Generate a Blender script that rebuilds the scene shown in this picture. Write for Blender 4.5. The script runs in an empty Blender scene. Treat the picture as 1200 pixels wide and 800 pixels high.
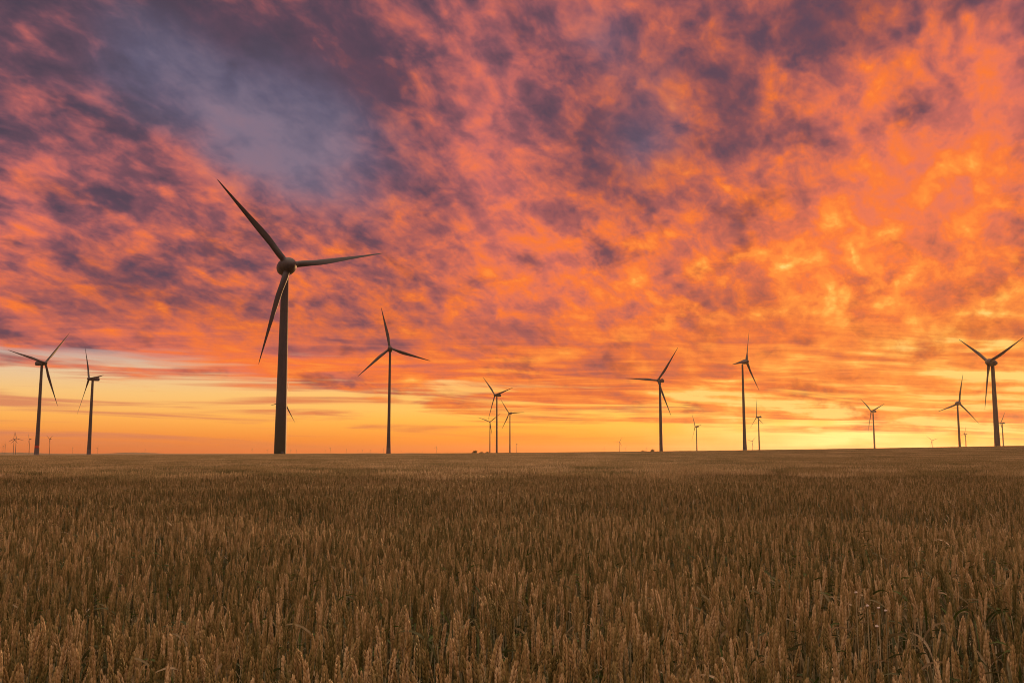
import bpy, bmesh, math, random
import numpy as np
from mathutils import Vector, Matrix

C = bpy.context.scene.collection
R = math.radians
CAM_Z = 1.34
FOC = 1100.0            # focal length in 1/1200 of the picture width
PITCH = math.atan(131 / FOC)
SUN_AZ, SUN_EL = R(26.0), R(1.2)


def lin(c):
    return tuple(((v / 255.0) / 12.92 if v <= 10 else (((v / 255.0) + .055) / 1.055) ** 2.4) for v in c)


def pixel_ray(px, py):
    x = (px - 600) / FOC
    u = (400 - py) / FOC
    cp, sp = math.cos(PITCH), math.sin(PITCH)
    return Vector((x, cp - sp * u, sp + cp * u))


# ------------------------------------------------------------------ node helper
class G:
    """small expression builder on a node tree"""
    def __init__(self, tree):
        self.t = tree
        tree.nodes.clear()

    def n(self, kind, **kw):
        nd = self.t.nodes.new(kind)
        for k, v in kw.items():
            setattr(nd, k, v)
        return nd

    def put(self, sock, v):
        if isinstance(v, bpy.types.NodeSocket):
            self.t.links.new(v, sock)
        elif v is not None:
            if sock.type == 'RGBA' and not isinstance(v, (int, float)) and len(v) == 3:
                v = (*v, 1)
            sock.default_value = v

    def m(self, op, a, b=None, c=None, clamp=False):
        nd = self.n('ShaderNodeMath', operation=op, use_clamp=clamp)
        for i, v in enumerate((a, b, c)):
            self.put(nd.inputs[i], v) if v is not None else None
        return nd.outputs[0]

    def add(self, a, b): return self.m('ADD', a, b)
    def sub(self, a, b): return self.m('SUBTRACT', a, b)
    def mul(self, a, b, clamp=False): return self.m('MULTIPLY', a, b, clamp=clamp)
    def mad(self, a, b, c, clamp=False): return self.m('MULTIPLY_ADD', a, b, c, clamp)

    def comb(self, x, y, z=0.0):
        nd = self.n('ShaderNodeCombineXYZ')
        for i, v in enumerate((x, y, z)):
            self.put(nd.inputs[i], v)
        return nd.outputs[0]

    def noise(self, vec, scale, detail=4, rough=.55, dist=0.0, lac=2.0):
        nd = self.n('ShaderNodeTexNoise')
        self.put(nd.inputs['Vector'], vec)
        nd.inputs['Scale'].default_value = scale
        nd.inputs['Detail'].default_value = detail
        nd.inputs['Roughness'].default_value = rough
        nd.inputs['Lacunarity'].default_value = lac
        nd.inputs['Distortion'].default_value = dist
        return nd.outputs[0]

    def smooth(self, v, a, b):
        nd = self.n('ShaderNodeMapRange', interpolation_type='SMOOTHSTEP')
        self.put(nd.inputs[0], v)
        self.put(nd.inputs[1], a)
        self.put(nd.inputs[2], b)
        return nd.outputs[0]

    def ramp(self, v, stops):
        nd = self.n('ShaderNodeValToRGB')
        e = nd.color_ramp.elements
        while len(e) < len(stops):
            e.new(.5)
        for el, (p, c) in zip(e, stops):
            el.position = p
            el.color = (*lin(c), 1)
        self.put(nd.inputs[0], v)
        return nd.outputs[0]

    def mix(self, f, a, b, blend='MIX'):
        nd = self.n('ShaderNodeMix', data_type='RGBA', blend_type=blend)
        self.put(nd.inputs[0], f)
        self.put(nd.inputs[6], a)
        self.put(nd.inputs[7], b)
        return nd.outputs[2]


# ------------------------------------------------------------------ sky: sunset altocumulus
def build_world():
    w = bpy.data.worlds.new("World")
    bpy.context.scene.world = w
    w.use_nodes = True
    g = G(w.node_tree)
    d = g.n('ShaderNodeTexCoord').outputs['Generated']
    s = g.n('ShaderNodeSeparateXYZ')
    g.put(s.inputs[0], d)
    x, y, z = s.outputs
    hor = g.m('SQRT', g.mad(x, x, g.mul(y, y)))
    az = g.m('ARCTAN2', x, y)
    el = g.m('ARCTAN2', z, hor)                       # radians above the horizon
    elc = g.m('MAXIMUM', el, 0.0)
    Y = g.mul(elc, FOC / 531.0)
    X = g.mul(az, FOC / 600.0)
    lay = g.comb(az, el)                              # sky layout in azimuth and elevation

    # a wobble so that the broad masses of cloud have ragged outlines
    zc = g.m('MAXIMUM', z, 0.0)
    den = g.add(zc, 0.085)
    Q = g.comb(g.m('DIVIDE', x, den), g.m('DIVIDE', y, den))
    den = g.add(zc, 0.42)                             # the puffs have depth, so they flatten less than a sheet
    px_, py_ = g.m('DIVIDE', x, den), g.m('DIVIDE', y, den)
    ca, sa = math.cos(SUN_AZ), math.sin(SUN_AZ)
    across = g.mad(px_, ca, g.mul(py_, -sa))          # rows of puffs run towards the sun
    along = g.mul(g.mad(px_, sa, g.mul(py_, ca)), .66)
    P = g.comb(across, along)
    nlow = g.n('ShaderNodeTexNoise')
    g.put(nlow.inputs['Vector'], P)
    nlow.inputs['Scale'].default_value = 2.6
    nlow.inputs['Detail'].default_value = 4
    nlow.inputs['Roughness'].default_value = .6
    off = g.n('ShaderNodeVectorMath', operation='MULTIPLY_ADD')
    g.put(off.inputs[0], nlow.outputs['Color'])
    off.inputs[1].default_value = (.15, .12, 0)
    off.inputs[2].default_value = (-.075, -.06, 0)
    off2 = g.n('ShaderNodeVectorMath', operation='ADD')
    g.put(off2.inputs[0], lay)
    g.put(off2.inputs[1], off.outputs[0])
    layw = off2.outputs[0]

    def blob(px, py, rx, ry, rot=0.0, vec=layw):
        r = pixel_ray(px, py)
        a, e = math.atan2(r.x, r.y), math.atan2(r.z, math.hypot(r.x, r.y))
        mp = g.n('ShaderNodeMapping', vector_type='TEXTURE')
        g.put(mp.inputs[0], vec)
        mp.inputs['Location'].default_value = (a, e, 0)
        mp.inputs['Rotation'].default_value = (0, 0, R(rot))
        mp.inputs['Scale'].default_value = (rx / FOC, ry / FOC, 1)
        gr = g.n('ShaderNodeTexGradient', gradient_type='QUADRATIC_SPHERE')
        g.put(gr.inputs[0], mp.outputs[0])
        return gr.outputs[1]

    def total(items, start=0.0):
        acc = start
        for wgt, *b in items:
            acc = g.mad(blob(*b), wgt, acc)
        return acc

    # amount of shade in the deck: + grey violet, - lit from below
    shade = total(SHADE)
    blue = total(BLUE)
    glow = total(GLOW)

    sunaz = g.m('COSINE', g.sub(az, SUN_AZ))
    warm = g.mad(g.sub(1.0, sunaz), -.62, .80)
    warm = g.mad(Y, -.45, warm)
    warm = g.add(warm, glow)

    # puffs of the deck: real perspective of a flat layer overhead
    n1 = g.noise(P, 5.0, 4, .52, .2)
    n2 = g.noise(P, 17.0, 4, .56, .3)
    n3 = g.noise(P, 42.0, 4, .6, .3)
    n5 = g.noise(g.comb(across, along, 7.3), 10.0, 4, .6, .3)
    # rolled streaks, long across the line of sight
    st = g.n('ShaderNodeMapping')
    g.put(st.inputs[0], Q)
    st.inputs['Rotation'].default_value = (0, 0, R(-7))
    st.inputs['Scale'].default_value = (.30, 1.0, 1)
    n4 = g.noise(st.outputs[0], 3.4, 5, .56, .5)
    roll = g.noise(g.comb(g.mul(az, 6.5), g.mad(az, 3.0, g.mul(el, 44.0))), 1.0, 5, .55, .8)

    low = g.smooth(Y, .37, .16)                       # streaks take over near the horizon
    puff = g.mad(g.sub(n1, .5), 2.3, g.mul(g.sub(n2, .5), 2.6))
    puff = g.mad(g.sub(n3, .5), 1.0, puff)
    streak = g.mad(g.sub(n4, .5), 2.0, g.mad(g.sub(n2, .5), .5, g.mul(g.sub(roll, .5), 2.6)))
    tex = g.mad(low, g.sub(streak, puff), puff)
    soft = g.m('SUBTRACT', 1.0, g.mul(blue, .4), clamp=True)
    tex = g.mul(tex, g.mad(soft, .75, .25))

    # separate small dark scraps of lower cloud drifting under the lit deck
    scrap = g.mul(g.smooth(n5, .50, .74), g.smooth(n1, .64, .44))
    lit = g.sub(g.mad(scrap, -.95, tex), shade)
    lit_f = g.smooth(lit, -1.05, .62)
    hot = g.mad(g.sub(g.mad(n2, .55, g.mad(n1, .25, g.mul(n3, .2))), .5), 2.3, g.sub(warm, .06))
    hot_low = g.mad(g.sub(g.mad(roll, .5, g.mad(n4, .35, g.mul(n2, .15))), .5), 2.2, warm)
    hot = g.mad(low, g.sub(hot_low, hot), hot)
    hot = g.m('MAXIMUM', hot, g.sub(warm, .20))
    c_lit = g.ramp(hot, [(0, (148, 92, 104)), (.28, (206, 108, 100)), (.48, (234, 117, 86)), (.66, (249, 121, 56)), (.82, (255, 145, 60)), (.93, (255, 178, 80)), (1, (255, 206, 112))])
    sh_in = g.mad(g.sub(g.mad(n2, .5, g.mad(n1, .2, g.mul(n3, .3))), .5), 1.5, g.sub(warm, .03))
    c_sh = g.ramp(sh_in, [(0, (78, 66, 82)), (.26, (96, 70, 86)), (.46, (128, 76, 82)), (.66, (168, 82, 62)), (.84, (206, 98, 44)), (1, (236, 128, 44))])
    deck = g.mix(lit_f, c_sh, c_lit)
    # cool grey gaps where the higher sky shows through
    bl_f = g.mul(g.smooth(g.mad(g.sub(n1, .5), .9, blue), .12, .95), .92)
    c_bl = g.ramp(g.mad(g.sub(n1, .5), 1.1, g.mad(g.sub(nlow.outputs[0], .5), 1.3, g.mad(g.sub(n2, .5), .9, g.mad(g.sub(n3, .5), .5, .5)))), [(0.1, (78, 70, 88)), (.5, (99, 93, 117)), (.9, (126, 114, 134))])
    deck = g.mix(bl_f, deck, c_bl)

    # open strip of clear sky under the deck
    e_px = g.mul(elc, FOC)
    side = g.smooth(az, -.50, .30)
    lo_l = g.ramp(g.mul(e_px, 1 / 110.0), [(0, (236, 118, 48)), (.14, (246, 140, 54)), (.36, (254, 178, 84)), (.6, (246, 196, 122)), (.8, (230, 196, 154)), (1, (190, 164, 160))])
    lo_r = g.ramp(g.mul(e_px, 1 / 110.0), [(0, (255, 132, 20)), (.12, (255, 154, 32)), (.28, (255, 186, 62)), (.45, (255, 204, 92)), (.7, (255, 186, 84)), (1, (250, 170, 90))])
    bars = g.noise(g.comb(g.mul(az, 3.4), g.mad(az, .9, g.mul(el, 78.0))), 1.0, 4, .58, .6)
    clear = g.mix(side, lo_l, lo_r)
    clear = g.mix(1.0, clear, g.mix(side, (1.05, 1.03, 1.02, 1), (1.17, 1.07, .9, 1)), 'MULTIPLY')
    sunglow = total(SUNGLOW)
    clear = g.mix(g.mul(sunglow, g.mad(g.sub(.56, bars), 2.4, .75), clamp=True), clear, lin((255, 236, 138)))
    # thin dark bars of cloud lying in the strip
    bar_f = g.mul(g.smooth(bars, .48, .66), g.smooth(e_px, 2.0, 22.0))
    c_bar = g.mix(side, lin((216, 128, 92)), lin((246, 122, 30)))
    clear = g.mix(g.mul(bar_f, .85), clear, c_bar)
    edge = g.mad(side, -70.0, 93.0)
    rag = g.mul(g.mad(side, .9, 1.0), g.mad(g.sub(roll, .5), 70.0, g.mul(g.sub(bars, .5), 90.0)))
    cov = g.smooth(g.sub(g.add(e_px, rag), edge), -12.0, 22.0)
    col = g.mix(cov, clear, deck)

    # fill glow added to the unseen sky overhead and behind, to light the wheat
    def scaled(c, f):
        nd = g.n('ShaderNodeVectorMath', operation='SCALE')
        g.put(nd.inputs[0], c)
        g.put(nd.inputs['Scale'], f)
        return nd.outputs[0]
    fill_top = g.mul(g.smooth(el, .53, .80), FILL_TOP)
    fill_col = g.mix(g.smooth(n1, .3, .7), (.62, .51, .39, 1), (1.0, .78, .55, 1))
    col = g.mix(1.0, col, scaled(fill_col, fill_top), 'ADD')
    back = g.mul(g.mul(g.smooth(g.m('COSINE', az), .45, -.6), g.smooth(el, .03, .35)), FILL_BACK)
    bcol = g.mix(g.smooth(n1, .3, .7), (.66, .42, .28, 1), (1.0, .62, .38, 1))
    col = g.mix(1.0, col, scaled(bcol, back), 'ADD')

    # ground half of the sphere: dim brown
    col = g.mix(g.smooth(el, -.03, -.001), lin((70, 42, 24)), col)

    sky = g.n('ShaderNodeTexSky', sky_type='NISHITA', sun_disc=False)
    sky.sun_elevation = SUN_EL
    sky.sun_rotation = SUN_AZ
    b1 = g.n('ShaderNodeBackground')
    g.put(b1.inputs[0], sky.outputs[0])
    b1.inputs[1].default_value = NISHITA
    b2 = g.n('ShaderNodeBackground')
    g.put(b2.inputs[0], col)
    b2.inputs[1].default_value = 1.0
    ad = g.n('ShaderNodeAddShader')
    g.t.links.new(b1.outputs[0], ad.inputs[0])
    g.t.links.new(b2.outputs[0], ad.inputs[1])
    out = g.n('ShaderNodeOutputWorld')
    g.t.links.new(ad.outputs[0], out.inputs[0])
    w.cycles.sampling_method = 'MANUAL'
    w.cycles.sample_map_resolution = 512


NISHITA = 0.002
FILL_TOP = 1.3  # strength of the fill glow added to the sky out of view
FILL_BACK = 0.36
# weight, px, py, half width, half height, tilt
SHADE = [
    (.75, 260, 60, 560, 280, 0),
    (.75, 400, 120, 230, 210, 20),
    (-.75, 565, 160, 140, 300, 0),
    (.85, 770, 80, 370, 230, -14),
    (1.1, 1010, 0, 300, 150, 0),
    (.45, 720, 190, 250, 130, 20),
    (-1.0, 1060, 250, 430, 220, 18),
    (-.7, 1180, 80, 130, 120, 30),
    (.7, 190, 335, 380, 85, -6),
    (.5, 120, 10, 420, 130, 0),
    (-.25, 60, 230, 240, 120, 20),
    (.45, 470, 320, 150, 130, 0),
    (-.5, 660, 300, 280, 150, 0),
    (-.7, 320, 425, 560, 70, 0),
    (.5, 900, 345, 150, 50, 8),
    (.5, 1100, 385, 190, 45, 8),
    (-.3, 900, 480, 500, 70, 0),
]
BLUE = [
    (1.2, 355, 160, 310, 160, -14),
    (.75, 170, 90, 300, 130, 0),
    (.6, 760, 150, 170, 120, -30),
    (.5, 690, 40, 160, 90, 0),
]
GLOW = [
    (.28, 1090, 475, 360, 60, 0),
    (.16, 1130, 370, 420, 240, 0),
    (.12, 930, 290, 380, 220, 0),
    (-.1, 560, 120, 300, 260, 0),
    (-.22, 120, 60, 420, 260, 0),
    (.10, 80, 330, 300, 140, 0),
    (.06, 1180, 150, 320, 240, 0),
]
SUNGLOW = [
    (1.5, 1100, 506, 330, 44, 0),
    (.35, 900, 494, 300, 34, 0),
]
def build_camera():
    cd = bpy.data.cameras.new("camera")
    cam = bpy.data.objects.new("camera", cd)
    C.objects.link(cam)
    cam.location = (0, 0, CAM_Z)
    cam.rotation_euler = (R(90) + PITCH, 0, 0)
    cd.sensor_width = 36
    cd.lens = 36 * FOC / 1200
    cd.clip_start = .05
    cd.clip_end = 60000
    bpy.context.scene.camera = cam
    vs = bpy.context.scene.view_settings
    vs.view_transform = 'Standard'
    vs.look = 'None'
    vs.exposure = 0
    vs.gamma = 1
    vs.use_curve_mapping = False


# ------------------------------------------------------------------ bookkeeping
def tag(o, label=None, cat=None, group=None, kind=None):
    if label: o['label'] = label
    if cat: o['category'] = cat
    if group: o['group'] = group
    if kind: o['kind'] = kind
    return o


def empty(name, loc, rz=0.0):
    o = bpy.data.objects.new(name, None)
    o.empty_display_size = .2
    C.objects.link(o)
    o.location = loc
    o.rotation_euler = (0, 0, rz)
    return o


def link(name, mesh, parent=None):
    o = bpy.data.objects.new(name, mesh)
    C.objects.link(o)
    if parent is not None:
        o.parent = parent
    return o


class MB:
    """plain vertex and face collector"""
    def __init__(self):
        self.v, self.f, self.mi = [], [], []

    def ring_loft(self, rings, cap0=True, cap1=True, mi=0):
        n = len(rings[0])
        b = len(self.v)
        for r in rings:
            self.v.extend(tuple(p) for p in r)
        for i in range(len(rings) - 1):
            for j in range(n):
                k = (j + 1) % n
                self.f.append((b + i * n + j, b + i * n + k, b + (i + 1) * n + k, b + (i + 1) * n + j))
                self.mi.append(mi)
        if cap0:
            self.f.append(tuple(b + j for j in reversed(range(n)))); self.mi.append(mi)
        if cap1:
            e = b + (len(rings) - 1) * n
            self.f.append(tuple(e + j for j in range(n))); self.mi.append(mi)

    def mesh(self, name, mats, smooth=True, angle=None):
        me = bpy.data.meshes.new(name)
        me.from_pydata(self.v, [], self.f)
        for m in (mats if isinstance(mats, (list, tuple)) else [mats]):
            me.materials.append(m)
        me.polygons.foreach_set('material_index', self.mi)
        me.polygons.foreach_set('use_smooth', [smooth] * len(me.polygons))
        if angle:
            me.set_sharp_from_angle(angle=R(angle))
        me.update()
        return me


def circle(c, u, v, ru, rv, n):
    return [c + u * (ru * math.cos(2 * math.pi * k / n)) + v * (rv * math.sin(2 * math.pi * k / n)) for k in range(n)]


def lathe(mb, origin, axis, prof, n=24, squash=1.0, mi=0):
    """prof: list of (distance along axis, radius)"""
    axis = axis.normalized()
    u = axis.orthogonal().normalized() if abs(axis.z) > .9 else axis.cross(Vector((0, 0, 1))).normalized()
    v = u.cross(axis).normalized()
    if v.z < 0: v = -v
    mb.ring_loft([circle(origin + axis * t, u, v, max(r, 1e-4), max(r, 1e-4) * squash, n) for t, r in prof], mi=mi)


# ------------------------------------------------------------------ materials
def material(name):
    m = bpy.data.materials.new(name)
    m.use_nodes = True
    g = G(m.node_tree)
    bs = g.n('ShaderNodeBsdfPrincipled')
    out = g.n('ShaderNodeOutputMaterial')
    g.t.links.new(bs.outputs[0], out.inputs[0])
    return m, g, bs, out


def lramp(g, v, stops):
    nd = g.n('ShaderNodeValToRGB')
    e = nd.color_ramp.elements
    while len(e) < len(stops):
        e.new(.5)
    for el, (p, c) in zip(e, stops):
        el.position = p
        el.color = (*c, 1)
    g.put(nd.inputs[0], v)
    return nd.outputs[0]


def plant_material(name, stops, rough, spec=.25, trans=0.0, fine=120.0):
    m, g, bs, out = material(name)
    rnd = g.n('ShaderNodeObjectInfo').outputs['Random']
    obj = g.n('ShaderNodeTexCoord').outputs['Object']
    geo = g.n('ShaderNodeNewGeometry')
    isl = geo.outputs['Random Per Island']
    nz = g.noise(obj, fine, 3, .6)
    big = g.mad(g.noise(geo.outputs['Position'], .45, 3, .55), .5, g.mul(g.noise(geo.outputs['Position'], .045, 3, .5), .5))
    f = g.mad(g.sub(nz, .5), .55, rnd)
    f = g.mad(g.sub(isl, .5), .55, f)
    f = g.mad(g.sub(big, .5), 1.3, f)
    col = lramp(g, f, stops)
    g.put(bs.inputs['Base Color'], col)
    bs.inputs['Roughness'].default_value = rough
    bs.inputs['Specular IOR Level'].default_value = spec
    if trans:
        tr = g.n('ShaderNodeBsdfTranslucent')
        g.put(tr.inputs[0], col)
        mx = g.n('ShaderNodeMixShader')
        mx.inputs[0].default_value = trans
        g.t.links.new(bs.outputs[0], mx.inputs[1])
        g.t.links.new(tr.outputs[0], mx.inputs[2])
        g.t.links.new(mx.outputs[0], out.inputs[0])
    return m


M = {}


def build_materials():
    M['ear'] = plant_material('wheat_ear', [(0, (.14, .125, .032)), (.25, (.26, .20, .065)), (.55, (.375, .272, .098)), (.8, (.47, .31, .125)), (1, (.64, .47, .24))], .42, .5, .10, 260)
    M['stem'] = plant_material('wheat_stem', [(0, (.05, .05, .015)), (.5, (.11, .09, .032)), (1, (.25, .19, .085))], .5, .3, 0, 40)
    M['leaf'] = plant_material('wheat_leaf', [(0, (.10, .14, .025)), (.2, (.06, .075, .02)), (.45, (.11, .11, .038)), (.78, (.24, .18, .08)), (1, (.58, .45, .27))], .55, .3, .3, 30)

    # soil under the crop, straw-coloured fields farther off
    m, g, bs, out = material('field_soil')
    pos = g.n('ShaderNodeNewGeometry').outputs['Position']
    n1 = g.noise(pos, 1.3, 6, .6)
    soil = lramp(g, n1, [(.3, (.022, .015, .010)), (.7, (.055, .038, .024))])
    n2 = g.noise(pos, .004, 4, .6)
    far = lramp(g, n2, [(.32, (.05, .07, .025)), (.45, (.20, .14, .06)), (.58, (.28, .19, .09)), (.7, (.09, .10, .035))])
    ln = g.n('ShaderNodeVectorMath', operation='LENGTH')
    g.put(ln.inputs[0], pos)
    g.put(bs.inputs['Base Color'], g.mix(g.smooth(ln.outputs['Value'], 200.0, 330.0), soil, far))
    bs.inputs['Roughness'].default_value = .95
    bs.inputs['Specular IOR Level'].default_value = .1
    bmp = g.n('ShaderNodeBump')
    bmp.inputs['Strength'].default_value = .6
    bmp.inputs['Distance'].default_value = .04
    g.put(bmp.inputs['Height'], n1)
    g.t.links.new(bmp.outputs[0], bs.inputs['Normal'])
    M['soil'] = m

    def paint(name, a, b, rough, bands=None):
        m, g, bs, out = material(name)
        obj = g.n('ShaderNodeTexCoord').outputs['Object']
        mp = g.n('ShaderNodeMapping')
        mp.inputs['Scale'].default_value = (1, 1, .12)
        g.put(mp.inputs[0], obj)
        nz = g.noise(mp.outputs[0], 1.1, 5, .6)
        col = lramp(g, nz, [(.3, a), (.75, b)])
        if bands:
            s = g.n('ShaderNodeSeparateXYZ')
            g.put(s.inputs[0], obj)
            for z0, z1, c in bands:
                f = g.mul(g.smooth(s.outputs[2], z0 - .05, z0 + .05), g.smooth(s.outputs[2], z1 + .05, z1 - .05))
                col = g.mix(f, col, c)
        g.put(bs.inputs['Base Color'], col)
        bs.inputs['Roughness'].default_value = rough
        bs.inputs['Specular IOR Level'].default_value = .35
        return m
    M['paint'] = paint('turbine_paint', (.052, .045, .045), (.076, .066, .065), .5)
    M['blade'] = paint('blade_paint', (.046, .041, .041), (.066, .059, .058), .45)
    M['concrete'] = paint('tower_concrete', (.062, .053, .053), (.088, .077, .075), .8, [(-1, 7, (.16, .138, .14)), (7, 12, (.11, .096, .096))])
    M['tower_green'] = paint('tower_green_foot', (.052, .045, .045), (.076, .066, .065), .5,
                             [(-1, 4, (.040, .041, .022)), (4, 8, (.044, .044, .027)), (8, 12, (.048, .046, .032)), (12, 16, (.052, .048, .037)), (16, 20, (.056, .050, .043))])
    M['red'] = paint('red_band', (.32, .03, .02), (.40, .05, .035), .5)
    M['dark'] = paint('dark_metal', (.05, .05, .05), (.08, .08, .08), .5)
    M['foliage'] = plant_material('tree_foliage', [(0, (.03, .045, .015)), (.6, (.05, .07, .022)), (1, (.09, .11, .04))], .6, .3, .15, 3)
    M['bark'] = plant_material('tree_bark', [(0, (.05, .035, .025)), (1, (.10, .08, .06))], .9, .2, 0, 5)
    M['petal'] = plant_material('petal', [(0, (.5, .42, .36)), (1, (.72, .62, .54))], .6, .3, .3, 30)


# ------------------------------------------------------------------ terrain
CREST = 220.0
TOP = .86                                  # height of the crop
_ex = np.array([-900., -300, 0, 150, 330, 600, 850, 1030, 1200, 1600, 2200])
_ee = np.array([-7., -6, -3.6, -1.9, -1.2, 0.2, 3, 5.6, 8.6, 14, 18])
_fx = np.arange(-900, 2201, 10.)
_fe = np.interp(_fx, _ex, _ee)
_k = np.ones(13) / 13
_fe = np.convolve(np.pad(_fe, 6, 'edge'), _k, 'valid')


def vnoise(x, y, seed=0):
    """smooth value noise on arrays"""
    x = np.asarray(x, float); y = np.asarray(y, float)
    xi = np.floor(x).astype(np.int64); yi = np.floor(y).astype(np.int64)
    fx, fy = x - xi, y - yi
    fx = fx * fx * (3 - 2 * fx); fy = fy * fy * (3 - 2 * fy)

    def h(a, b):
        n = (a * 374761393 + b * 668265263 + seed * 144665) & 0x7fffffff
        n = ((n ^ (n >> 13)) * 1274126177) & 0x7fffffff
        return ((n ^ (n >> 16)) & 0xffff) / 65535.0
    return (h(xi, yi) * (1 - fx) + h(xi + 1, yi) * fx) * (1 - fy) + (h(xi, yi + 1) * (1 - fx) + h(xi + 1, yi + 1) * fx) * fy


def sstep(t):
    t = np.clip(t, 0, 1)
    return t * t * (3 - 2 * t)


def ground_z(x, y):
    x = np.asarray(x, float); y = np.asarray(y, float)
    e = np.interp(600 + x * (1100 / CREST), _fx, _fe)
    zc = CAM_Z + CREST * e / 1100 - TOP
    rise = sstep(y / CREST * .93 + .035)
    z = zc * rise
    z = z + .10 * (vnoise(x / 17, y / 17, 3) - .5) * np.clip(1 - y / 200, 0, 1) * np.clip((y - 4) / 20, 0, 1)
    drop = sstep((y - CREST) / 420)
    far = -6.0 + 2.0 * (vnoise(x / 900, y / 900, 5) - .5)
    return z * (1 - drop) + far * drop


def build_ground():
    def axis(lo, hi, near):
        a = [0.0]
        s = near
        while a[-1] < hi:
            a.append(a[-1] + s)
            if a[-1] > 260: s *= 1.22
        return np.array(a)
    px = axis(0, 18000, 6.0)
    xs = np.concatenate([-px[:0:-1], px])
    xs[0], xs[-1] = -18000, 18000
    ys = np.concatenate([-px[:0:-1][::1], px])
    ys[0], ys[-1] = -18000, 18000
    X, Y = np.meshgrid(xs, ys)
    Z = ground_z(X, Y)
    nx, ny = len(xs), len(ys)
    v = np.stack([X.ravel(), Y.ravel(), Z.ravel()], 1)
    i = np.arange(nx * ny).reshape(ny, nx)
    f = np.stack([i[:-1, :-1].ravel(), i[:-1, 1:].ravel(), i[1:, 1:].ravel(), i[1:, :-1].ravel()], 1)
    me = bpy.data.meshes.new('ground')
    me.from_pydata(v.tolist(), [], f.tolist())
    me.polygons.foreach_set('use_smooth', [True] * len(me.polygons))
    me.materials.append(M['soil'])
    tag(link('ground', me), kind='structure')

    # low ridges far off on the left, each a long rounded swell of land
    for i, (p, Y0, half, hgt, deep) in enumerate([(10, 13500, 620, 21, 900), (158, 14500, 420, 21, 800), (-330, 13000, 2600, 34, 1200), (470, 15500, 2500, 13, 700), (1500, 13000, 2600, 30, 1200)]):
        r = pixel_ray(p, 531)
        cx = r.x / r.y * Y0
        vs, fs = [], []
        n, m_ = 36, 9
        for a in range(n + 1):
            t = -1 + 2 * a / n
            top = hgt * (1 - t * t) * (1 + .18 * math.sin(a * 1.1 + p) + .1 * math.sin(a * 2.7))
            for b in range(m_ + 1):
                q = -1 + 2 * b / m_
                vs.append((cx + t * half, Y0 + q * deep, -7.6 + max(top, 0) * (math.cos(q * math.pi) * .5 + .5)))
        for a in range(n):
            for b in range(m_):
                o = a * (m_ + 1) + b
                fs.append((o, o + m_ + 1, o + m_ + 2, o + 1))
        me = bpy.data.meshes.new('hills')
        me.from_pydata(vs, [], fs)
        me.polygons.foreach_set('use_smooth', [True] * len(fs))
        me.materials.append(M['soil'])
        tag(link('hills', me), kind='structure')


# ------------------------------------------------------------------ wheat
def ear_points(rng, L, bend, dirn, s):
    """point and tangent on the curved axis of the ear"""
    off = bend * L * s * s
    p = Vector((math.cos(dirn) * off, math.sin(dirn) * off, L * (s - .5 * bend * bend * s ** 3)))
    t = Vector((math.cos(dirn) * 2 * bend * s, math.sin(dirn) * 2 * bend * s, 1)).normalized()
    return p, t


def floret(mb, base, tip, wid, side, sides, rings):
    ax = tip - base
    ln = ax.length
    ax.normalize()
    u = side - ax * side.dot(ax)
    u.normalize()
    v = ax.cross(u)
    prof = {5: [(0, .25), (.22, .85), (.48, 1), (.76, .62), (1, .06)], 3: [(0, .35), (.42, 1), (1, .08)]}[rings]
    mb.ring_loft([circle(base + ax * (ln * t), u, v, wid * r, wid * r * .72, sides) for t, r in prof], True, False)


def make_ear(mb, rng, origin, tilt, L, W, detail):
    bend, dirn = abs(rng.gauss(0, .07)), rng.uniform(0, 6.28)
    n = int(L / .0056)
    rot = Matrix.Rotation(tilt[0], 3, 'X') @ Matrix.Rotation(tilt[1], 3, 'Y')
    tmp = MB()
    for i in range(n):
        s = (i + .3) / n
        p, t = ear_points(rng, L * .93, bend, dirn, s)
        env = (.62 + .75 * s) if s < .35 else (.88 + .12 * (1 - ((s - .35) / .65)) if s < .7 else .92 - .55 * ((s - .7) / .3) ** 1.5)
        w = W * env * rng.uniform(.92, 1.08)
        sd = 1 if i % 2 else -1
        u = Vector((1, 0, 0)); v = Vector((0, 1, 0))
        ln = .0155 * (1.0 if s < .75 else 1 - .35 * (s - .75) / .25) * rng.uniform(.92, 1.1)
        base = p + u * sd * w * .12
        if detail == 2:
            for q in (-1, 0, 1):
                out = u * sd * (w * .52) + v * q * w * .40
                mid = (u * sd * (w * .30) + v * q * w * .22)
                floret(tmp, base + mid * .4, base + out * .72 + t * ln * (1.0 if q else 1.12), w * .24 * rng.uniform(.9, 1.1), v if q == 0 else u, 5, 5)
                if rng.random() < .30 and s > .25:    # short beak on the glume
                    floret(tmp, base + out * .70 + t * ln * .95, base + out * .80 + t * ln * 1.45, w * .035, v, 3, 3)
        else:
            for q in (-1, 1):
                out = u * sd * (w * .48) + v * q * w * .30
                floret(tmp, base, base + out * .72 + t * ln * 1.05, w * .30 * rng.uniform(.9, 1.1), v, 4, 3)
    # terminal spikelet
    p, t = ear_points(rng, L * .93, bend, dirn, 1.0)
    floret(tmp, p - t * .006, p + t * .010, W * .22, Vector((1, 0, 0)), 5, 5 if detail == 2 else 3)
    b = len(mb.v)
    mb.v.extend(tuple(origin + rot @ Vector(q)) for q in tmp.v)
    mb.f.extend(tuple(b + k for k in f) for f in tmp.f)
    mb.mi.extend([0] * len(tmp.f))


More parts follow.
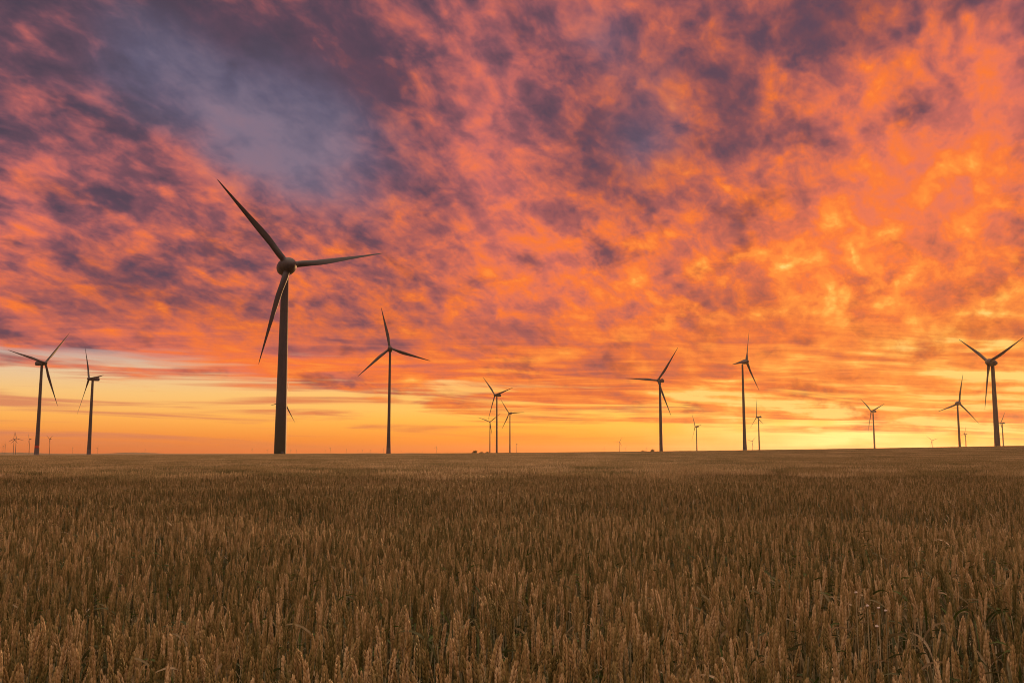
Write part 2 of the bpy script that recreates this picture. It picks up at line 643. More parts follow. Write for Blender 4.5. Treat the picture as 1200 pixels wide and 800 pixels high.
def make_stem(mb, rng, H, sides, curve):
    pts = []
    for k in range(7):
        s = k / 6
        pts.append(Vector((curve[0] * s * s, curve[1] * s * s, H * s)))
    for a in range(6):
        pass
    rings = []
    for k, p in enumerate(pts):
        r = .0021 - .0008 * k / 6
        rings.append(circle(p, Vector((1, 0, 0)), Vector((0, 1, 0)), r, r, sides))
    mb.ring_loft(rings, mi=1)
    return pts


def make_leaf(mb, rng, root, length, width, az, lift, droop, segs, mi=2, twist=0.0):
    """a flat blade that rises from the stem, arches and hangs"""
    b = len(mb.v)
    p = Vector(root)
    ang = lift
    for k in range(segs + 1):
        s = k / segs
        d = Vector((math.cos(az) * math.cos(ang), math.sin(az) * math.cos(ang), math.sin(ang)))
        sd = Vector((-math.sin(az), math.cos(az), 0))
        nrm = d.cross(sd)
        tw = twist * s
        sd = sd * math.cos(tw) + nrm * math.sin(tw)
        w = width * (.55 + 1.1 * s if s < .35 else .94 * (1 - ((s - .35) / .65) ** 1.6) + .02)
        keel = nrm * (-w * .22)
        mb.v.extend([tuple(p - sd * w * .5), tuple(p + keel), tuple(p + sd * w * .5)])
        p = p + d * (length / segs)
        ang -= droop / segs * (.4 + 1.4 * s)
        az += rng.uniform(-.06, .06)
    for k in range(segs):
        o = b + k * 3
        for j in (0, 1):
            mb.f.append((o + j, o + j + 1, o + j + 4, o + j + 3))
            mb.mi.append(mi)


def make_stalk(seed, detail, split=False):
    rng = random.Random(seed)
    ear, stem, leaves = MB(), MB(), []
    H = rng.uniform(.755, .785)
    curve = (rng.gauss(0, .02), rng.gauss(0, .02))
    pts = make_stem(stem, rng, H, 6 if detail == 2 else 3, curve)
    tilt = (-2 * curve[1] / H + rng.gauss(0, .05), 2 * curve[0] / H + rng.gauss(0, .05))
    L = rng.uniform(.082, .108)
    make_ear(ear, rng, pts[-1] - Vector((0, 0, .002)), tilt, L, rng.uniform(.0090, .0110), detail)
    segs = 9 if detail == 2 else 4
    for k in range(2):
        h = rng.uniform(.52, .90) if k == 0 else rng.uniform(.3, .6)
        root = pts[0].lerp(pts[-1], h)
        root.x, root.y = curve[0] * h * h, curve[1] * h * h
        leaf = MB()
        leaves.append(leaf)
        make_leaf(leaf, rng, root, rng.uniform(.12, .22), rng.uniform(.007, .011), rng.uniform(0, 6.28),
                  rng.uniform(.7, 1.3), rng.uniform(1.2, 3.4), segs, 2, rng.gauss(0, 1.2))
    if seed % 5 == 3:                                  # a flag leaf that reaches up to the ear and bends over
        h = .93
        root = Vector((curve[0] * h * h, curve[1] * h * h, H * h))
        leaf = MB()
        leaves.append(leaf)
        make_leaf(leaf, rng, root, rng.uniform(.15, .20), .0085, rng.uniform(0, 6.28), 1.35, rng.uniform(1.6, 2.6), segs, 2, rng.gauss(0, .8))
    return [ear, stem] + leaves


def merge(parts):
    o = MB()
    for p in parts:
        b = len(o.v)
        o.v.extend(p.v)
        o.f.extend(tuple(b + k for k in f) for f in p.f)
        o.mi.extend(p.mi)
    return o


def make_patch(seed, size, count, girth):
    """a square of crop seen from farther off: simple ears on short lengths of straw"""
    rng = random.Random(seed)
    mb = MB()
    for i in range(count):
        q, a_ = .82 * size * math.sqrt(rng.random()) * (1 - .35 * rng.random() ** 3), rng.uniform(0, 6.2832)
        x, y = q * math.cos(a_), q * math.sin(a_)      # a ragged round tuft that runs into its neighbours
        H = rng.gauss(.78, .032)
        L, W = rng.uniform(.085, .112), rng.uniform(.0054, .0068) * girth
        lean = Vector((rng.gauss(0, .10), rng.gauss(0, .10), 1)).normalized()
        u = lean.orthogonal().normalized()
        v = lean.cross(u)
        base = Vector((x, y, H))
        prof = [(0, .3), (.12, .9), (.22, .48), (.36, 1.1), (.46, .52), (.60, 1.05), (.70, .46), (.83, .75), (1, .06)]
        ph = rng.uniform(0, 3)
        rings = [circle(base + lean * (L * t), u * math.cos(ph + k * .8) + v * math.sin(ph + k * .8), v * math.cos(ph + k * .8) - u * math.sin(ph + k * .8), W * r, W * r * .75, 4) for k, (t, r) in enumerate(prof)]
        mb.ring_loft(rings, False, False, 0)
        r = .0019 * girth
        foot = base - lean * .34
        mb.ring_loft([circle(foot, u, v, r, r, 3), circle(base, u, v, r, r, 3)], False, False, 1)
        if rng.random() < .40:
            make_leaf(mb, rng, base - lean * rng.uniform(.06, .25), rng.uniform(.10, .18), .009 * girth, rng.uniform(0, 6.28), rng.uniform(.6, 1.3), rng.uniform(1, 3), 3, 2)
    return mb


def build_wheat():
    mats = [M['ear'], M['stem'], M['leaf']]
    lib = bpy.data.collections.new('wheat_shapes')     # never linked to the scene: a library for the field's own node tree
    names = []

    def shape(mb, name):
        o = bpy.data.objects.new(name, mb.mesh(name, mats))
        lib.objects.link(o)
        names.append(name)
    NV = 10
    near_parts = []
    for k in range(NV):
        ps = make_stalk(100 + k, 2)
        near_parts.append(ps)
        shape(merge(ps), f'a{k:02d}_wheat_stalk')
    for k in range(NV):
        shape(merge(make_stalk(200 + k, 1)), f'b{k:02d}_wheat_stalk')
    for k in range(5):
        shape(make_patch(300 + k, 1.0, 760, 1.0), f'c{k:02d}_wheat_patch')
    for k in range(5):
        shape(make_patch(400 + k, 2.0, 1250, 1.3), f'd{k:02d}_wheat_patch')
    for k in range(4):
        shape(make_patch(500 + k, 4.0, 2100, 1.9), f'e{k:02d}_wheat_patch')

    rng = np.random.default_rng(12)

    def half(y):
        return .545 * y * 1.3 + 1.2

    def scatter(y0, y1, dens):
        n = int(dens * (y1 - y0) * 2 * half(y1))
        y = rng.uniform(y0, y1, n)
        x = rng.uniform(-1, 1, n) * half(y1)
        ok = np.abs(x) < half(y)
        x, y = x[ok], y[ok]
        # gaps and thick tufts: drilled rows about 12 cm apart, uneven stand
        row = .5 + .5 * np.cos(2 * np.pi * (x * .96 + y * .28) / .125)
        tuft = vnoise(x / .16, y / .16, 11) * .6 + vnoise(x / .6, y / .6, 12) * .4
        keep = rng.uniform(0, 1, len(x)) < np.clip(.22 + .42 * row + np.where(y < 6, 2.6, 1.8) * (tuft - .42), .02, 1)
        return x[keep], y[keep]

    P, ROT, SC, VAR = [], [], [], []

    def crop_height(x, y):
        return .955 + .085 * vnoise(x / 1.1, y / 1.1, 21) + .07 * (vnoise(x / 6, y / 3.5, 22) - .5) * np.clip(y / 12, .3, 1)

    def single(y0, y1, dens, base, nv, fade=None):
        x, y = scatter(y0, y1, dens)
        if fade:
            k = rng.uniform(0, 1, len(x)) > (y - fade) / (y1 - fade)
            x, y = x[k], y[k]
        n = len(x)
        rough = np.where(rng.uniform(0, 1, n) < .07, .17, .05)
        tx, ty = rng.normal(0, 1, n) * rough + .02, rng.normal(0, 1, n) * rough
        tx += .10 * (vnoise(x / .9, y / .9, 31) - .5); ty += .12 * (vnoise(x / .9, y / .9, 32) - .5)
        sc = crop_height(x, y) * rng.normal(1, .024, n)
        P.append(np.stack([x, y, ground_z(x, y) - .01], 1))
        ROT.append(np.stack([tx, ty, rng.uniform(0, 6.28, n)], 1))
        SC.append(sc)
        var = rng.integers(0, nv, n)
        leafy = (rng.uniform(0, 1, n) < .5 * sstep((x / y - .12) / .2)) & (y < 6)
        var = np.where(leafy, rng.choice([3, 8], n), var)
        VAR.append(base + var)
    single(1.6, 7.0, 680, 0, NV)
    single(7.0, 32.0, 640, NV, NV, 17.0)
    single(1.6, 7.0, 80, 0, NV)

    def patches(y0, y1, size, base):
        y = y0
        while y < y1:
            hw = half(y + size)
            x = np.arange(-hw, hw + size, size * .92)
            if y < 30:                                 # thin out where single stalks take over
                x = x[rng.uniform(0, 1, len(x)) < (y - 15) / 15]
            n = len(x)
            xx = x + rng.uniform(-.3, .3, n) * size
            yy = y + rng.uniform(-.3, .3, n) * size + size * .5
            P.append(np.stack([xx, yy, ground_z(xx, yy)], 1))
            ROT.append(np.stack([np.zeros(n), np.zeros(n), rng.uniform(0, 6.28, n)], 1))
            SC.append((.5 * crop_height(xx, yy) + .5) * rng.normal(1, .008, n))
            VAR.append(base + rng.integers(0, 4, n))
            y += size * .9
    patches(16.5, 60.0, 1.0, 2 * NV)
    patches(60.0, 130.0, 2.0, 2 * NV + 5)
    patches(129.0, 300.0, 4.0, 2 * NV + 10)

    P = np.concatenate(P); ROT = np.concatenate(ROT); SC = np.concatenate(SC); VAR = np.concatenate(VAR).astype(np.int32)

    # the 300 stalks that show largest become objects of their own
    x, y = P[:, 0], P[:, 1]
    cp, sp = math.cos(PITCH), math.sin(PITCH)
    zt = P[:, 2] + .87 * SC
    tipx = x + .87 * SC * np.sin(ROT[:, 1]); tipy = y - .87 * SC * np.sin(ROT[:, 0])
    wd = tipy * cp + (zt - CAM_Z) * sp
    px = 600 + FOC * tipx / wd
    py = 400 - FOC * (-tipy * sp + (zt - CAM_Z) * cp) / wd
    ok = (px > 8) & (px < 1192) & (py < 782) & (VAR < NV)
    idx = np.where(ok)[0]
    idx = idx[np.argsort(wd[idx])][:300]
    mask = np.ones(len(P), bool)
    mask[idx] = False

    # ---- the stuff: one object, its points carry the stalks
    me = bpy.data.meshes.new('wheat_field')
    q = P[mask]
    me.vertices.add(len(q))
    me.vertices.foreach_set('co', q.astype(np.float32).ravel())
    for nm, typ, key, arr in (('rot', 'FLOAT_VECTOR', 'vector', ROT[mask]), ('scl', 'FLOAT', 'value', SC[mask]), ('var', 'INT', 'value', VAR[mask])):
        a = me.attributes.new(nm, typ, 'POINT')
        a.data.foreach_set(key, (arr.astype(np.float32) if typ != 'INT' else arr).ravel())
    field = link('wheat_field', me)
    for m_ in mats: me.materials.append(m_)
    tag(field, kind='stuff')
    nt = bpy.data.node_groups.new('grow_wheat', 'GeometryNodeTree')
    nt.interface.new_socket('Geometry', in_out='INPUT', socket_type='NodeSocketGeometry')
    nt.interface.new_socket('Geometry', in_out='OUTPUT', socket_type='NodeSocketGeometry')
    N, Lk = nt.nodes, nt.links
    gi, go = N.new('NodeGroupInput'), N.new('NodeGroupOutput')
    ci = N.new('GeometryNodeCollectionInfo')
    ci.inputs['Collection'].default_value = lib
    ci.inputs['Separate Children'].default_value = True
    ci.inputs['Reset Children'].default_value = True
    ip = N.new('GeometryNodeInstanceOnPoints')
    ip.inputs['Pick Instance'].default_value = True

    def attr(nm, typ):
        a = N.new('GeometryNodeInputNamedAttribute')
        a.data_type = typ
        a.inputs['Name'].default_value = nm
        return a.outputs['Attribute']
    Lk.new(gi.outputs[0], ip.inputs['Points'])
    Lk.new(ci.outputs[0], ip.inputs['Instance'])
    Lk.new(attr('var', 'INT'), ip.inputs['Instance Index'])
    er = N.new('FunctionNodeEulerToRotation')
    Lk.new(attr('rot', 'FLOAT_VECTOR'), er.inputs[0])
    Lk.new(er.outputs[0], ip.inputs['Rotation'])
    Lk.new(attr('scl', 'FLOAT'), ip.inputs['Scale'])
    Lk.new(ip.outputs[0], go.inputs[0])
    md = field.modifiers.new('grow_wheat', 'NODES')
    md.node_group = nt

    # ---- individual stalks: one of each shape, the rest copied
    protos = {}
    for rank, i in enumerate(idx):
        k = int(VAR[i])
        if k not in protos:
            root = bpy.data.objects.new('wheat_stalk', None)
            root.empty_display_size = .05
            C.objects.link(root)
            for nm, mb in zip(('ear', 'stem', 'leaf', 'leaf', 'leaf'), near_parts[k]):
                link(nm, mb.mesh('wheat_' + nm, mats), root)
            protos[k] = root
        else:
            src = protos[k]
            root = src.copy()
            C.objects.link(root)
            for ch in src.children:
                c = ch.copy()
                C.objects.link(c)
                c.parent = root
        root.location = P[i]
        root.rotation_euler = ROT[i]
        root.scale = (SC[i],) * 3
        tag(root, 'brown wheat ear on its stalk in the front rows nearest the camera', 'wheat stalk', 'wheat stalks of the front rows')
    print('wheat points', len(P), 'individual', len(idx))


# ------------------------------------------------------------------ wind turbines
def blade_mesh(Rr, chord, hub_r, pitch, stout):
    """lofted aerofoil along +Z, chord along X, twisted towards the tip"""
    mb = MB()
    rd = stout * chord
    secs = [(0, rd * 1.14, 1.0, 0), (.026, rd * 1.14, 1.0, 0), (.030, rd, 1.0, 0), (.05, rd, 1.0, 0), (.10, rd * 1.04, .92, .1), (.16, max(rd * 1.02, chord * .84), .70, .45), (.22, chord * .95, .45, .85), (.29, chord, .32, 1), (.37, chord * .96, .26, 1),
            (.47, chord * .82, .22, 1), (.6, chord * .63, .19, 1), (.75, chord * .43, .17, 1), (.88, chord * .27, .16, 1), (.955, chord * .17, .15, 1), (.985, chord * .10, .15, 1), (1, chord * .03, .15, 1)]
    n = 18
    rings = []
    for s, c, th, af in secs:
        z = hub_r * .5 + (Rr - hub_r * .5) * s
        tw = R(14) * (1 - s) ** 1.5 + R(pitch)
        bow = -.018 * Rr * s * s
        ring = []
        for k in range(n):
            a = 2 * math.pi * k / n
            cx, cy = math.cos(a), math.sin(a)
            x0, y0 = cx * c / 2, cy * c * th / 2
            t = (1 + cx) / 2
            x1 = c * (t - .32)
            yy = 5 * th * c * .5 * 1.9 * (.2969 * math.sqrt(t) - .126 * t - .3516 * t * t + .2843 * t ** 3 - .1015 * t ** 4)
            y1 = yy if cy >= 0 else -yy
            X = x0 * (1 - af) + x1 * af
            Yc = y0 * (1 - af) + y1 * af
            ring.append(Vector((X * math.cos(tw) - Yc * math.sin(tw), X * math.sin(tw) + Yc * math.cos(tw) + bow, z)))
        rings.append(ring)
    mb.ring_loft(rings)
    return mb.mesh('blade', M['blade'], True, 50)


def rounded_box(mb, x0, x1, y0, y1, z0, z1, r, end=.25, n=20, mi=0):
    """superellipse section drawn along y, narrowed at both ends"""
    cx, cz = (x0 + x1) / 2, (z0 + z1) / 2
    hx, hz = (x1 - x0) / 2, (z1 - z0) / 2
    rings = []
    for t, k in ((0, .72), (.03, .86), (.10, .96), (.25, 1), (.75, 1), (.92, .95), (.98, .84), (1, .66)):
        ring = []
        for j in range(n):
            a = 2 * math.pi * j / n
            c, s = math.cos(a), math.sin(a)
            ring.append(Vector((cx + hx * k * math.copysign(abs(c) ** r, c), y0 + (y1 - y0) * t, cz + hz * k * math.copysign(abs(s) ** r, s))))
        rings.append(ring)
    mb.ring_loft(rings, mi=mi)


def turbine(x, y, H, rad, yaw, roll, base_d, top_d, kind, label, group, tower='paint', flare=0.0, band=False, chord=None, detail=True, nac_r=None, pitch=4):
    zb = float(ground_z(x, y)) - .1
    Ht = CAM_Z + H - zb
    root = empty('wind_turbine', (x, y, zb), R(yaw))
    tag(root, label, 'wind turbine', group)
    tilt = R(4)
    oh = .05 * H
    a = Vector((0, -math.cos(tilt), math.sin(tilt)))
    u2 = Vector((0, math.sin(tilt), math.cos(tilt)))
    e2 = Vector((1, 0, 0))
    nr = nac_r or max(top_d * .66, .024 * H)                    # half height of the nacelle
    ttop = Ht - nr * .85
    # tower
    mb = MB()
    prof = []
    N = 28
    for k in range(N + 1):
        s = k / N
        d_ = base_d + (top_d - base_d) * s
        d_ += flare * (max(0, 1 - s / .35) ** 2)
        prof.append((ttop * s, d_ / 2))
    lathe(mb, Vector((0, 0, 0)), Vector((0, 0, 1)), prof, 28)
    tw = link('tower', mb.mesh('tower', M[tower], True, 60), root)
    if detail:
        fm = MB()                                      # flange at each tower section
        for s in (.28, .56, .8):
            rr = (base_d + (top_d - base_d) * s + flare * max(0, 1 - s / .35) ** 2) / 2
            lathe(fm, Vector((0, 0, ttop * s)), Vector((0, 0, 1)), [(0, rr + .01), (.02, rr + .05), (.20, rr + .05), (.22, rr + .01)], 28)
        link('flange', fm.mesh('flange', M[tower], True, 40), tw)
        dm = MB()
        rounded_box(dm, -.5, .5, -base_d / 2 - flare / 2 - .1, -base_d / 2 - flare / 2 + .45, .9, 3.1, .3)
        link('door', dm.mesh('door', M['dark'], True, 40), tw)
    if band:
        s = .13
        rr = (base_d + (top_d - base_d) * s + flare * max(0, 1 - s / .35) ** 2) / 2 + .03
        bm_ = MB()
        lathe(bm_, Vector((0, 0, ttop * s)), Vector((0, 0, 1)), [(0, rr), (2.6, rr - .05)], 28)
        tag(link('red_band', bm_.mesh('red_band', M['red'], True, 40), tw))
    hubc = Vector((0, 0, Ht)) + a * oh
    # nacelle and hub
    nm, hm = MB(), MB()
    if kind == 'egg':
        rr = nr
        back = [(-1.9, .05), (-1.85, .18), (-1.6, .42), (-1.2, .66), (-.7, .86), (-.2, .97), (.3, 1.0), (.62, .98)]
        lathe(nm, hubc - a * rr * .9, a, [(t * rr, q * rr) for t, q in back], 28)
        front = [(.66, .98), (.95, .93), (1.3, .80), (1.6, .58), (1.8, .34), (1.9, .10)]
        lathe(hm, hubc - a * rr * .9, a, [(t * rr, q * rr) for t, q in front], 28)
        hub_r = rr
        root_r = rr * .20
    else:
        hh = nr
        rounded_box(nm, -hh * .95, hh * .95, -oh + hh * .9, hh * 3.6, Ht - hh * .9, Ht + hh, .45)
        rounded_box(nm, -hh * .5, hh * .5, hh * 2.0, hh * 3.2, Ht + hh * .95, Ht + hh * 1.35, .4)
        hr = hh * .85
        lathe(hm, hubc - a * hr * 1.0, a, [(0, hr * .8), (.15 * hr, hr * .97), (1.2 * hr, hr), (1.7 * hr, hr * .86), (2.05 * hr, hr * .55), (2.25 * hr, hr * .15)], 24)
        hub_r = hr
        root_r = hh * .42
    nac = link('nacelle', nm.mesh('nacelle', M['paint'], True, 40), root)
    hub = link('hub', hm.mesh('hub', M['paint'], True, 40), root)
    if detail:
        am = MB()
        zt = Ht + nr * (1.3 if kind != 'egg' else .8)
        yy = nr * (2.6 if kind != 'egg' else 0.6)
        lathe(am, Vector((0, yy, zt - nr * .3)), Vector((0, 0, 1)), [(0, .07), (nr * .9, .05)], 8)
        lathe(am, Vector((-.6, yy, zt + nr * .5)), Vector((1, 0, 0)), [(0, .04), (1.2, .04)], 8)
        link('wind_vane', am.mesh('wind_vane', M['dark'], True, 40), nac)
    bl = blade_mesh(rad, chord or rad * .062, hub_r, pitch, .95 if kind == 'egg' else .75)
    for k in range(3):
        ang = R(roll) + k * 2 * math.pi / 3
        zdir = u2 * math.cos(ang) + e2 * math.sin(ang)
        xdir = e2 * math.cos(ang) - u2 * math.sin(ang)
        ydir = zdir.cross(xdir)
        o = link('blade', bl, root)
        o.matrix_local = Matrix((( xdir.x, ydir.x, zdir.x, hubc.x), (xdir.y, ydir.y, zdir.y, hubc.y), (xdir.z, ydir.z, zdir.z, hubc.z), (0, 0, 0, 1)))
    return root


G_MAIN = 'wind turbines standing beyond the field'
G_FAR = 'tiny wind turbines on the far horizon'


def build_turbines():
    T = [
        # x, y, hub, radius, yaw, roll, base dia, top dia, shape, flare, tower, band, label
        (-81.1, 330.5, 66, 37.8, 33.5, 76.6, 4.3, 2.5, 'egg', 0, 'tower_green', False, 'largest and nearest wind turbine, dark round nacelle with thick blades'),
        (-474.6, 943.7, 90, 45.4, 68.4, 40.9, 4.2, 2.4, 'box', 1.2, 'concrete', True, 'leftmost tall wind turbine, its tower ringed by a dark red band near the foot'),
        (-513.2, 1146.4, 90, 49.8, -46.5, 88.4, 4.6, 2.7, 'box', .8, 'concrete', False, 'wind turbine just right of the one with the red band, one blade straight up'),
        (-100.3, 767.4, 85, 34.7, 6.3, 107.1, 2.9, 1.7, 'box', 1.6, 'concrete', False, 'slim wind turbine facing us right of the largest one, pale flared tower foot'),
        (-386.1, 1581.9, 85, 44.4, 70.7, 20.3, 4.2, 2.4, 'box', 0, 'paint', False, 'wind turbine hidden behind the tower of the largest one, only blades showing'),
        (-22.3, 1384.9, 85, 38.8, -44.4, 76.3, 3.0, 2.0, 'box', 0, 'paint', False, 'tallest of the cluster of three slender wind turbines near the middle'),
        (-60.2, 2574.5, 85, 36.9, 0.2, 50.7, 3.4, 2.2, 'box', 0, 'paint', False, 'shortest of the cluster of three slender wind turbines near the middle'),
        (-4.4, 2019.3, 85, 37.4, -154.2, 34.8, 3.2, 2.1, 'box', 0, 'paint', False, 'wind turbine of the middle cluster with one blade pointing level to the right'),
        (174.6, 1106.0, 85, 46.3, -40.6, 35.7, 4.3, 2.6, 'box', 0, 'paint', False, 'tall wind turbine with one blade stretched level to the left, boxy nacelle'),
        (594.3, 3037.3, 85, 52.8, -78.6, 85.1, 4.4, 2.6, 'box', 0, 'paint', False, 'small edge-on wind turbine between the two tall ones right of centre'),
        (229.0, 929.1, 90, 36.1, 52.2, 20.7, 3.6, 1.7, 'egg', 1.6, 'concrete', False, 'tall wind turbine with pale flared foot and one blade pointing straight up'),
        (581.4, 2220.4, 85, 44.4, -81.3, 114.0, 4.0, 2.4, 'box', 0, 'paint', False, 'small wind turbine close to the right of the tall one with a flared foot'),
        (737.9, 1922.4, 85, 42.6, -70.7, 70.8, 3.8, 2.4, 'box', 0, 'paint', False, 'lone mid-sized wind turbine on the right with blades in a Y shape'),
        (716.8, 1511.9, 80, 47.7, 112.4, 104.5, 4.0, 2.6, 'egg', 0, 'paint', False, 'wind turbine with an upright blade left of the rightmost tall one'),
        (427.2, 831.1, 80, 42.6, -72.3, 65.3, 5.2, 2.9, 'egg', 0, 'paint', False, 'rightmost tall wind turbine, egg-shaped nacelle and two blades raised in a V'),
        (2037.2, 4237.6, 85, 44.9, -92.6, 23.8, 5, 3, 'box', 0, 'paint', False, 'tiny wind turbine directly right of the one with an upright blade'),
        (1389.5, 2670.0, 85, 41.6, -86.8, 35.8, 4.2, 2.6, 'box', 0, 'paint', False, 'small wind turbine peeping out right of the rightmost tall tower'),
    ]
    for x, y, H, rad, yaw, roll, bd, td, kind, flare, tow, band, label in T:
        d = math.hypot(x, y)
        nac = {-81.1: 3.15, 427.2: 3.4, 716.8: 3.3, 229.0: 2.4}.get(x)
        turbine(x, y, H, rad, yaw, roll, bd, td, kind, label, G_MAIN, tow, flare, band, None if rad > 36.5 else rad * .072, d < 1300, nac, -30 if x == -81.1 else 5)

    # far rows: pixel column and hub height above the eye line, turned into a place kilometres off
    FAR = [(3.3, 7.5), (5.7, 9), (15.5, 14.6), (18, 15.2), (34, 14.6), (57.8, 15), (85, 5.6), (114, 5.8), (170, 4.2), (295.4, 5.2), (313.5, 3.6), (340.6, 3.8), (347.5, 4),
           (381, 3.8), (387, 5.6), (406, 4.4), (419.5, 3.6), (424.5, 4), (434, 3.5), (449.5, 4.6), (470, 2.8), (495, 2.2), (511.5, 7), (605.4, 11), (708, 5.8), (726, 13.4), (732.7, 6), (757.7, 6), (882, 13.6), (1093, 13.8)]
    LBL = ['shorter one of the tiny pair of turbines farthest left on the horizon', 'taller one of the tiny pair of turbines farthest left on the horizon',
           'left one of the taller tiny pair of turbines left of the red-banded tower', 'right one of the taller tiny pair of turbines left of the red-banded tower',
           'single tiny turbine just left of the red-banded tower', 'single tiny turbine just right of the red-banded tower',
           'tiny distant turbine close to the left of the second tall turbine from the left', 'tiny distant turbine close to the right of the second tall turbine from the left',
           'lone speck of a turbine on the empty horizon left of the largest tower', 'tiny distant turbine a little left of the foot of the largest tower',
           'speck of a turbine next to the left side of the largest tower foot', 'nearest speck of a turbine right of the largest tower foot', 'second speck of a turbine right of the largest tower foot',
           'left one of the two tiny turbines standing together midway to the slim flared tower', 'right taller one of the two tiny turbines midway to the slim flared tower',
           'tiny turbine alone between two tiny pairs left of the slim flared tower', 'left one of the close tiny pair left of the slim flared tower', 'right one of the close tiny pair left of the slim flared tower',
           'speck of a turbine third from the slim flared tower on its left', 'tiny turbine touching the left side of the slim flared tower', 'faint speck of a turbine right of the slim flared tower',
           'faintest speck of a turbine midway between flared tower and middle cluster', 'tiny turbine left of the round bushes by the middle cluster', 'tiny thin turbine just right of the middle cluster of three',
           'small turbine left of a taller tiny one in the gap right of centre', 'tallest tiny turbine in the gap between middle cluster and level-bladed turbine', 'small turbine right of a taller tiny one in the gap right of centre',
           'faint tiny turbine between the two round bushes near the level-bladed turbine', 'tiny thin turbine between the tall flared-foot tower and its small neighbour', 'tiny thin turbine by the sun glow left of the upright-bladed turbine']
    rng = random.Random(4)
    for (p, h), lb in zip(FAR, LBL):
        d = min(84 * FOC / h, 13200)
        H = h * d / FOC
        r = pixel_ray(p, 531)
        n = math.hypot(r.x, r.y)
        x, y = r.x / n * d, r.y / n * d
        far_turbine(x, y, H, rng, lb)


def far_turbine(x, y, H, rng, label):
    """one mesh: it shows only a few pixels tall"""
    zb = float(ground_z(x, y)) - .1
    Ht = CAM_Z + H - zb
    mb = MB()
    lathe(mb, Vector((0, 0, 0)), Vector((0, 0, 1)), [(0, H * .019), (Ht * .5, H * .016), (Ht - 1, H * .012)], 10)
    rounded_box(mb, -H * .022, H * .022, -H * .03, H * .09, Ht - H * .022, Ht + H * .022, .5, n=10)
    hub = Vector((0, -H * .045, Ht))
    lathe(mb, hub + Vector((0, H * .02, 0)), Vector((0, -1, 0)), [(0, H * .018), (H * .03, H * .018), (H * .045, H * .004)], 10)
    roll = rng.uniform(0, 2)
    for k in range(3):
        a = roll + k * 2.0944
        z = Vector((math.sin(a), 0, math.cos(a)))
        xd = Vector((math.cos(a), 0, -math.sin(a)))
        yd = Vector((0, 1, 0))
        mb.ring_loft([circle(hub + z * (H * .52 * s), xd, yd, H * .52 * c, H * .52 * c * .4, 8) for s, c in ((.0, .02), (.1, .022), (.22, .04), (.5, .028), (.8, .015), (1, .003))])
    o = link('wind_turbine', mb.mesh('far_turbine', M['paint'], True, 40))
    o.location = (x, y, zb)
    o.rotation_euler = (0, 0, rng.uniform(-1.4, 1.4))
    tag(o, label, 'wind turbine', G_FAR)


# ------------------------------------------------------------------ trees and shrubs on the skyline
def bushy(name, px, d, wid, top_px, label, cat, group=None, seed=1):
    r = pixel_ray(px, 531)
    x, y = r.x / r.y * d, d
    zb = float(ground_z(x, y))
    # top of the crown is where the eye line plus top_px meets that distance
    Ht = CAM_Z + top_px * d / FOC - zb
    root = empty(name, (x, y, zb - .05))
    tag(root, label, cat, group)
    rng = random.Random(seed)
    tk, cr = MB(), MB()
    lathe(tk, Vector((0, 0, 0)), Vector((.02, 0, 1)), [(0, Ht * .05), (Ht * .3, Ht * .036), (Ht * .7, Ht * .016)], 10)
    for k in range(6):
        a = k * 1.05 + rng.uniform(-.3, .3)
        dr = Vector((math.cos(a) * .8, math.sin(a) * .8, 1)).normalized()
        lathe(tk, Vector((0, 0, Ht * rng.uniform(.22, .45))), dr, [(0, Ht * .018), (Ht * .34, Ht * .005)], 6)
    link('trunk', tk.mesh('trunk', M['bark']), root)
    clumps = []
    for k in range(16):
        a, q = rng.uniform(0, 6.28), math.sqrt(rng.random())
        zc = rng.uniform(.38, .84)
        lim = wid * .5 * math.sqrt(max(.1, 1 - ((zc - .55) / .5) ** 2))
        clumps.append((Vector((math.cos(a) * q * lim * .75, math.sin(a) * q * lim * .75, zc * Ht)), rng.uniform(.12, .2) * Ht * 1.0))
    for i in range(1500):
        c, rr = clumps[i % len(clumps)]
        dv = Vector((rng.gauss(0, 1), rng.gauss(0, 1), rng.gauss(0, .8)))
        dv = dv.normalized() * rr * rng.uniform(.5, 1.1)
        p = c + dv
        n = Vector((rng.gauss(0, 1), rng.gauss(0, 1), rng.gauss(0, 1))).normalized()
        u = n.orthogonal().normalized(); v = n.cross(u)
        s = Ht * rng.uniform(.022, .045)
        b = len(cr.v)
        cr.v.extend([tuple(p - u * s), tuple(p + v * s * .5), tuple(p + u * s), tuple(p - v * s * .5)])
        cr.f.append((b, b + 1, b + 2, b + 3)); cr.mi.append(0)
    link('crown', cr.mesh('crown', M['foliage'], False), root)


def build_trees():
    g = 'bushy trees on the skyline'
    bushy('tree', 555.6, 1500, 11, 3.8, 'round bushy tree left of the middle turbine cluster, widest of three', 'tree', g, 1)
    bushy('tree', 564.2, 1560, 7, 2.6, 'low bushy tree between the widest one and the shortest middle turbine', 'tree', g, 2)
    bushy('tree', 571.0, 1600, 6, 2.4, 'small bushy tree touching the foot of the shortest middle turbine', 'tree', g, 3)
    bushy('tree', 753.6, 1500, 7, 4.0, 'small dark bushy tree farther from the level-bladed turbine foot', 'tree', g, 4)
    bushy('tree', 764.8, 1500, 8, 5.6, 'dark bushy tree next to the foot of the level-bladed turbine', 'tree', g, 5)
    bushy('shrub', 338, 322, 2.6, -.1, 'low dark shrub at the right of the foot of the largest turbine', 'shrub', None, 6)


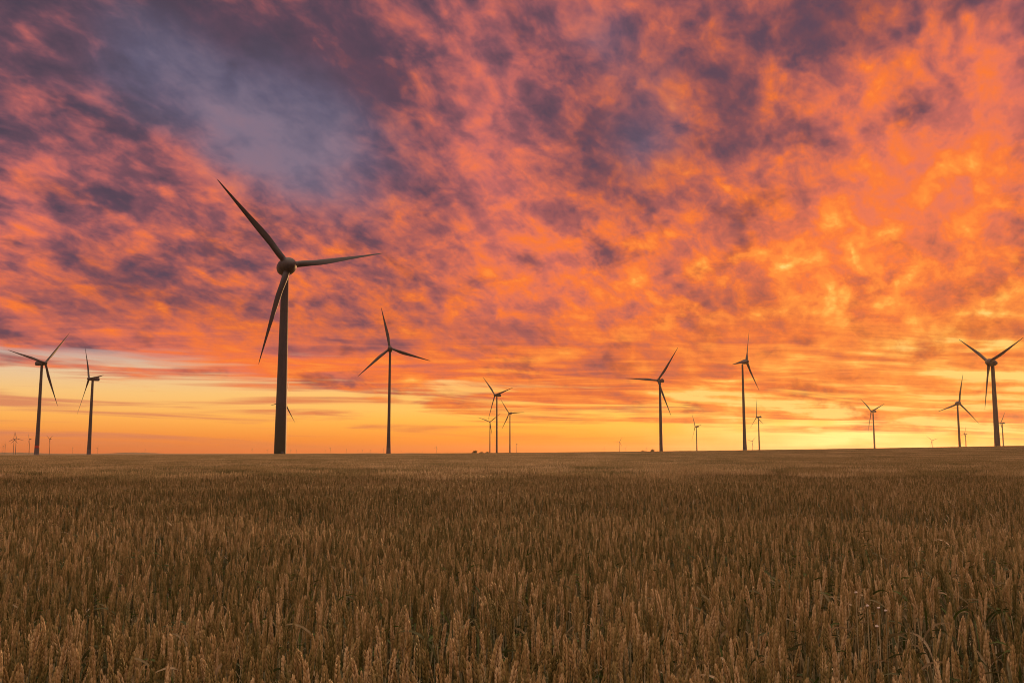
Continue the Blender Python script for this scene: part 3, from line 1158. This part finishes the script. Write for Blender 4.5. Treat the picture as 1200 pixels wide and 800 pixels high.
def build_flowers():
    rng = random.Random(9)
    for px, py, d in ((1016.5, 709.5, 2.35), (1029.5, 712, 2.32), (1038, 715.5, 2.3), (1027.5, 733.5, 2.15), (1003, 694, 2.5)):
        r = pixel_ray(px, py)
        top = Vector((0, 0, CAM_Z)) + r * (d / r.y)
        zb = float(ground_z(top.x, top.y))
        h = top.z - zb
        root = empty('small_flower', (top.x, top.y, zb))
        tag(root, 'tiny pale bloom on a thin stem among the leafy wheat at lower right', 'flower', 'tiny pale blooms in the wheat')
        sm, pm = MB(), MB()
        lathe(sm, Vector((0, 0, 0)), Vector((0, 0, 1)), [(0, .0014), (h, .0010)], 6)
        link('stem', sm.mesh('flower_stem', M['stem']), root)
        for k in range(9):
            a = k * 2.4
            zz = rng.uniform(-.2, .9)
            dr = Vector((math.cos(a) * math.sqrt(1 - zz * zz), math.sin(a) * math.sqrt(1 - zz * zz), zz)).normalized()
            u = dr.orthogonal().normalized(); v = dr.cross(u)
            c = Vector((0, 0, h))
            pm.ring_loft([circle(c + dr * t, u, v, .0022 * q, .0014 * q, 6) for t, q in ((0, .3), (.0015, 1), (.003, 1), (.0042, .2))])
        link('petals', pm.mesh('petals', M['petal']), root)


# ------------------------------------------------------------------ light and air
def build_light():
    ld = bpy.data.lights.new('sun', 'SUN')
    ld.energy = SUN_POWER
    ld.angle = R(2.0)
    ld.color = (1.0, .50, .20)
    o = bpy.data.objects.new('sun', ld)
    C.objects.link(o)
    d = Vector((math.sin(SUN_AZ) * math.cos(SUN_EL), math.cos(SUN_AZ) * math.cos(SUN_EL), math.sin(SUN_EL)))
    o.rotation_euler = d.to_track_quat('Z', 'Y').to_euler()
    o.location = (0, 0, 30)


def build_haze():
    w, top, bot = 20000, 150.0, -9.5
    v = [(-w, -w, bot), (w, -w, bot), (w, w, bot), (-w, w, bot), (-w, -w, top), (w, -w, top), (w, w, top), (-w, w, top)]
    f = [(0, 3, 2, 1), (4, 5, 6, 7), (0, 1, 5, 4), (1, 2, 6, 5), (2, 3, 7, 6), (3, 0, 4, 7)]
    me = bpy.data.meshes.new('haze')
    me.from_pydata(v, [], f)
    m = bpy.data.materials.new('haze')
    m.use_nodes = True
    g = G(m.node_tree)
    pv = g.n('ShaderNodeVolumePrincipled')
    pv.inputs['Color'].default_value = (.98, .84, .70, 1)
    pv.inputs['Density'].default_value = HAZE
    pv.inputs['Anisotropy'].default_value = .7
    out = g.n('ShaderNodeOutputMaterial')
    g.t.links.new(pv.outputs[0], out.inputs['Volume'])
    me.materials.append(m)
    tag(link('haze', me), kind='stuff')


SUN_POWER = 2.0
HAZE = 2.5e-5

build_world()
build_camera()
build_materials()
build_ground()
build_wheat()
build_turbines()
build_trees()
build_flowers()
build_light()
build_haze()
cy = bpy.context.scene.cycles
cy.use_denoising = True
cy.max_bounces = 4
cy.diffuse_bounces = 2
cy.glossy_bounces = 2
cy.transmission_bounces = 3
cy.volume_bounces = 0
cy.filter_width = 1.0
cy.use_adaptive_sampling = True
